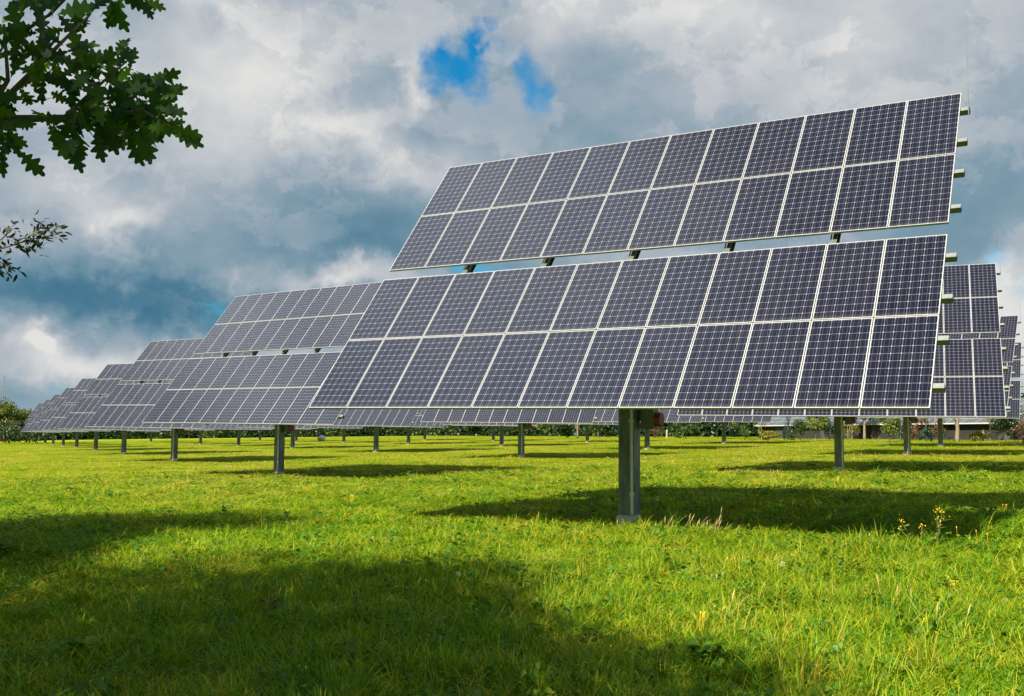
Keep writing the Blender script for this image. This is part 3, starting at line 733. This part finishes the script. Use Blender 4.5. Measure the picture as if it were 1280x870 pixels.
# ---- flowering and dry plants
STRAW = noisy('dry_straw', (.33, .25, .09), (.52, .42, .19), 8, .9)
STEM = noisy('green_stem', (.07, .11, .02), (.14, .18, .03), 8, .8)
YELLOW = noisy('yellow_petals', (.72, .42, .01), (.85, .56, .02), 20, .7)
def dry_tuft(px, py, n, hmin, hmax, spread, lean, label, heads=True):
    g = ground_hit(px, py); mb = MB()
    mb.tube([(-spread * 2, 0, -.06), (0, 0, .012), (spread * 2, 0, -.06)], [.03, .05, .03], 6); mb.tube([(0, -spread, -.06), (0, 0, .01), (0, spread, -.06)], [.03, .05, .03], 6)
    for _ in range(n):
        x, y = random.gauss(0, spread), random.gauss(0, spread * .5); h = random.uniform(hmin, hmax); lx, ly = random.gauss(lean, .25) * h, random.gauss(0, .25) * h
        mb.tube([(x, y, -.03), (x + lx * .3, y + ly * .3, h * .55), (x + lx, y + ly, h)], [.0028, .0022, .0014], 4)
        if heads and random.random() < .5: mb.tube([(x + lx, y + ly, h), (x + lx * 1.12, y + ly * 1.1, h + .05), (x + lx * 1.3, y + ly * 1.2, h + .10)], [.002, .006, .001], 5)
    tag(link('dry_grass_tuft', mb.mesh('dry_grass_tuft', STRAW), None, (g.x, g.y, gz(g.x, g.y))), label, 'grass tuft')
dry_tuft(893, 670, 24, .15, .40, .40, .55, 'leaning dry straw tuft in the shadow edge right of the big post')
dry_tuft(838, 671, 30, .08, .22, .5, .3, 'short reddish straw tuft between the big post and the leaning straw')
dry_tuft(1150, 800, 5, .12, .26, .16, .4, 'dry seed stalks in the sunlit grass at lower right')
dry_tuft(1122, 765, 5, .12, .25, .09, .1, 'thin brown stalks behind the lower right seed stalks')
dry_tuft(905, 790, 4, .15, .32, .08, .3, 'dark upright seed stalks at the edge of the tree shade')
def ragwort(px, py, n, h, label):
    g = ground_hit(px, py)
    root = empty('flowering_plant', (g.x, g.y, gz(g.x, g.y))); tag(root, label, 'wildflower')
    st = MB(); fl = MB()
    for _ in range(n):
        a = random.uniform(0, 6.28); r = random.uniform(.05, .28); hh = h * random.uniform(.6, 1)
        p = Vector((math.cos(a) * r, math.sin(a) * r, hh)); st.tube([(p.x * .2, p.y * .2, -.02), (p.x * .6, p.y * .6, hh * .6), p], [.006, .005, .003], 5)
        for k_ in range(7):
            q = p + Vector((random.gauss(0, .03), random.gauss(0, .03), random.gauss(0, .022))); w = Vector(unit(1)[0]) * .006 + Vector((0, -.004, .006))
            fl.tube([q, q + w], [.003, .008], 6)
        for k_ in range(5):
            t = random.uniform(.2, .8); q = Vector((p.x * t, p.y * t, hh * t)); w = Vector((random.gauss(0, .06), random.gauss(0, .06), .03)); s_ = Vector((-w.y, w.x, 0)) * .25
            i = len(st.v); st.v += [tuple(q), tuple(q + w * .5 + s_), tuple(q + w), tuple(q + w * .5 - s_)]; st.f.append([i, i + 1, i + 2, i + 3]); st.m.append(0)
    link('stem', st.mesh('flower_stem', STEM), root); link('blossom', fl.mesh('blossom', YELLOW), root)
ragwort(1150, 688, 3, .42, 'shorter yellow flowering plant at the front of the big shadow')
ragwort(1172, 687, 4, .52, 'taller yellow flowering plant at the right end of the big shadow')
ragwort(1170, 740, 2, .15, 'small cluster of yellow flowers in the sunlit grass at right')

# low clover leaves and small flower heads between the blades
CLOVER = leaf_mat('clover_leaves', [(0, (.04, .12, .012)), (.6, (.09, .20, .012)), (1, (.17, .25, .02))], .3, .02)
def broad_weed(px, py, n, size, label, mat):
    g = ground_hit(px, py)
    a = rng.random(n) * 6.28; P = np.stack([np.cos(a) * .05, np.sin(a) * .05, rng.uniform(.05, .2, n)], 1) * (size / .16)
    D = np.stack([np.cos(a), np.sin(a), rng.uniform(.2, .9, n)], 1); N = np.tile((0, 0, 1.0), (n, 1)) + unit(n) * .2
    V, Fs = leaves(P, D, N, rng.uniform(.7, 1.2, n) * size, 'leaf')
    tag(link('broad_leaf_weed', poly_mesh('broad_leaf_weed', V, Fs, mat, rng.random(n)), None, (g.x, g.y, gz(g.x, g.y))), label, 'weed')
broad_weed(105, 832, 22, .13, 'pale broad-leaved weed in the tree shade at lower left', CLOVER)
broad_weed(880, 838, 30, .12, 'bright green weed at the lower edge of the tree shade', CLOVER)
broad_weed(1120, 858, 40, .10, 'wide leafy green weed in the sun at the lower right', CLOVER)
broad_weed(12, 700, 24, .16, 'grey-green broad weed at the left edge of the meadow', CLOVER)
broad_weed(330, 770, 20, .11, 'reddish brown weed in the deep tree shade', F_RED)

# ------------------------------------------------------------------ grass (uncountable): tufts scattered over the meadow
def tuft_mesh(name, n, rad, h0, h1, wid, lean, seed, seed_heads=0):
    r = np.random.default_rng(seed); V = []; Fs = []; T = []
    for q in range(n):
        a = r.random() * 6.283; rr = rad * math.sqrt(r.random()); x, y = rr * math.cos(a), rr * math.sin(a)
        h = r.uniform(h0, h1); b_ = r.random() * 6.283; ln = h * r.uniform(.15, 1.0) * lean; w = wid * r.uniform(.7, 1.3)
        dx, dy = math.cos(b_), math.sin(b_); sx, sy = -dy, dx; i = len(V)
        for t, ww in ((0, .8), (.4, 1), (.75, .7)):
            cx, cy, cz = x + dx * ln * t * t, y + dy * ln * t * t, h * (t - .25 * lean * t * t) - (.02 if t == 0 else 0)
            V += [(cx - sx * w * ww, cy - sy * w * ww, cz), (cx + sx * w * ww, cy + sy * w * ww, cz)]
        V.append((x + dx * ln, y + dy * ln, h * (1 - .25 * lean)))
        tt = r.random(); Fs += [(i, i + 1, i + 3, i + 2), (i + 2, i + 3, i + 5, i + 4), (i + 4, i + 5, i + 6)]; T += [tt] * 3
    me = bpy.data.meshes.new(name); me.from_pydata(V, [], Fs); me.materials.append(GRASS)
    at = me.attributes.new('tint', 'FLOAT', 'FACE'); at.data.foreach_set('value', np.array(T, np.float32)); me.update(); return me
TUFTS = [tuft_mesh('tuft_a', 34, .10, .07, .17, .0034, 1.5, 1), tuft_mesh('tuft_b', 30, .12, .09, .22, .0032, 1.6, 2), tuft_mesh('tuft_c', 38, .11, .05, .13, .0042, 1.7, 3), tuft_mesh('tuft_d', 24, .09, .13, .27, .0028, 1.2, 4)]

def scatter(name, tufts, r0, r1, half_deg, density_fn, label, cat, seed, scale_fn, extra=None):
    """Tuft positions over a sector in front of the photographer, as points carrying size and turn; geometry nodes set the tufts on them."""
    r = np.random.default_rng(seed); half = math.radians(half_deg)
    edges = np.geomspace(r0, r1, 60); X = []; Y = []
    for a, b_ in zip(edges[:-1], edges[1:]):
        n = int(density_fn((a + b_) / 2) * half * (b_ * b_ - a * a))
        rr = np.sqrt(r.uniform(a * a, b_ * b_, n)); th = r.uniform(-half, half, n); X.append(rr * np.sin(th)); Y.append(rr * np.cos(th))
    X = np.concatenate(X + ([extra[:, 0]] if extra is not None else [])); Y = np.concatenate(Y + ([extra[:, 1]] if extra is not None else [])); n = len(X); d = np.hypot(X, Y)
    # patchy growth: taller and shorter areas
    patch = np.exp(r.normal(0, .22, n)) * (1 + .30 * np.sin(X * 2.3 + 2 * np.sin(Y * 1.9)) * np.sin(Y * 2.6 + 1.5 * np.sin(X * 1.7)))
    patch = patch * (np.sin(X * .9 + np.sin(Y * .7) * 1.5) * np.sin(Y * .8 + np.sin(X * .6) * 2) * .22 + 1)
    sc_ = scale_fn(d)
    me = bpy.data.meshes.new(name); me.vertices.add(n)
    me.vertices.foreach_set('co', np.stack([X, Y, .0218 * X - .0055 * Y], 1).astype(np.float32).ravel())
    A = me.attributes.new('size', 'FLOAT_VECTOR', 'POINT'); hz = r.uniform(.75, 1.25, n) * patch
    A.data.foreach_set('vector', np.stack([sc_[0], sc_[0], sc_[1] * hz], 1).astype(np.float32).ravel())
    B = me.attributes.new('turn', 'FLOAT_VECTOR', 'POINT')
    B.data.foreach_set('vector', np.stack([r.normal(0, .2, n) / sc_[0] ** 1.4, r.normal(0, .2, n) / sc_[0] ** 1.4, r.uniform(0, 6.283, n)], 1).astype(np.float32).ravel())
    I = me.attributes.new('pick', 'INT', 'POINT'); I.data.foreach_set('value', r.integers(0, len(tufts), n).astype(np.int32))
    me.materials.append(GRASS)
    o = link(name, me); tag(o, label, cat, kind='stuff')
    ng = bpy.data.node_groups.new(name + '_nodes', 'GeometryNodeTree')
    ng.interface.new_socket('Geometry', in_out='INPUT', socket_type='NodeSocketGeometry'); ng.interface.new_socket('Geometry', in_out='OUTPUT', socket_type='NodeSocketGeometry')
    gi = ng.nodes.new('NodeGroupInput'); go = ng.nodes.new('NodeGroupOutput')
    m2p = ng.nodes.new('GeometryNodeMeshToPoints'); ng.links.new(gi.outputs[0], m2p.inputs[0])
    iop = ng.nodes.new('GeometryNodeInstanceOnPoints'); ng.links.new(m2p.outputs[0], iop.inputs['Points'])
    g2i = ng.nodes.new('GeometryNodeGeometryToInstance')
    for tm in tufts[::-1]:
        to = bpy.data.objects.new(tm.name, tm)
        oi = ng.nodes.new('GeometryNodeObjectInfo'); oi.inputs['Object'].default_value = to
        ng.links.new(oi.outputs['Geometry'], g2i.inputs[0])
    ng.links.new(g2i.outputs[0], iop.inputs['Instance']); iop.inputs['Pick Instance'].default_value = True
    def attr(nm, ty):
        a = ng.nodes.new('GeometryNodeInputNamedAttribute'); a.data_type = ty; a.inputs[0].default_value = nm
        return next(s for s in a.outputs if s.enabled and s.name == 'Attribute')
    ng.links.new(attr('size', 'FLOAT_VECTOR'), iop.inputs['Scale']); ng.links.new(attr('turn', 'FLOAT_VECTOR'), iop.inputs['Rotation']); ng.links.new(attr('pick', 'INT'), iop.inputs['Instance Index'])
    ng.links.new(iop.outputs[0], go.inputs[0])
    mod = o.modifiers.new('scatter', 'NODES'); mod.node_group = ng
    return o
scatter('meadow_grass', TUFTS, 4.2, 235, 36, lambda d: 200 * (7.0 / max(d, 7.0)) ** 1.27, 'sunlit yellow-green meadow grass with patches of shade', 'grass', 11,
        lambda d: (np.clip(d / 11, .95, 4.2), np.clip(.92 - d / 100, .42, .92)))

# rougher, taller clumps, thickest where no mower reaches round the posts
TALL = [tuft_mesh('tall_a', 26, .07, .16, .34, .0032, 1.2, 12), tuft_mesh('tall_b', 20, .06, .14, .30, .0040, 1.6, 13), tuft_mesh('tall_c', 16, .10, .18, .40, .0026, .9, 14)]
def round_posts():
    q = np.random.default_rng(77); out = []
    for (x, y, a_, t_) in fit.values():
        r_ = .24 + np.abs(q.normal(0, .30, 60)); th = q.random(60) * 6.283
        keep = ~((np.cos(th) * -y + 0 < -.3 * y) & (r_ < .30))
        out.append(np.stack([x + .1 + r_ * np.cos(th), y + .15 + r_ * np.sin(th)], 1)[keep])
    return np.concatenate(out)
scatter('meadow_tall_grass', TALL, 5.0, 120, 36, lambda d: 5.5 * (8.0 / max(d, 8.0)) ** 1.15, 'rough taller grass clumps standing out of the meadow and round the posts', 'grass', 41,
        lambda d: (np.clip(d / 14, .9, 2.2), np.clip(.95 - d / 160, .5, .95)), round_posts())
def clover_mesh(seed, n, r_, size, mat=CLOVER):
    q = np.random.default_rng(seed); a = q.random(n) * 6.283; rr = r_ * np.sqrt(q.random(n))
    P = np.stack([np.cos(a) * rr, np.sin(a) * rr, q.uniform(.03, .12, n)], 1); D = np.stack([np.cos(a * 3), np.sin(a * 3), q.normal(.15, .25, n)], 1)
    V, Fs = leaves(P, D, np.tile((0, 0, 1.), (n, 1)) + q.normal(0, .25, (n, 3)), q.uniform(.6, 1.3, n) * size, 'leaf')
    return poly_mesh('clover', V, Fs, mat, q.random(n))
scatter('meadow_clover', [clover_mesh(5, 26, .12, .034), clover_mesh(6, 20, .10, .045), clover_mesh(8, 9, .08, .085)], 4.2, 40, 36, lambda d: 34 * (7.0 / max(d, 7.0)) ** 1.3, 'low clover and broad leaves among the grass blades', 'clover', 21,
        lambda d: (np.clip(d / 11, 1, 2.5), np.ones(len(d))))
def blossom_mesh(mat, seed):
    q = np.random.default_rng(seed); mb = MB()
    for _ in range(3):
        p = Vector((q.normal(0, .08), q.normal(0, .08), q.uniform(.08, .14))); w = Vector((q.normal(0, .004), -.004, .008))
        mb.tube([p, p + w], [.004, .008], 6); mb.tube([(p.x, p.y, 0), p], [.0015, .0015], 3)
    return mb.mesh('small_blossom', mat)
WHITE = noisy('white_petals', (.42, .40, .36), (.55, .53, .48), 20, .8)
scatter('meadow_flowers', [blossom_mesh(YELLOW, 3), blossom_mesh(YELLOW, 4), blossom_mesh(YELLOW, 9), blossom_mesh(WHITE, 5)], 6, 90, 33, lambda d: .9 * (8.0 / max(d, 8.0)) ** 1.1, 'tiny yellow and white flower heads dotted over the meadow', 'flowers', 31,
        lambda d: (np.clip(d / 16, .9, 2.2), np.ones(len(d))))
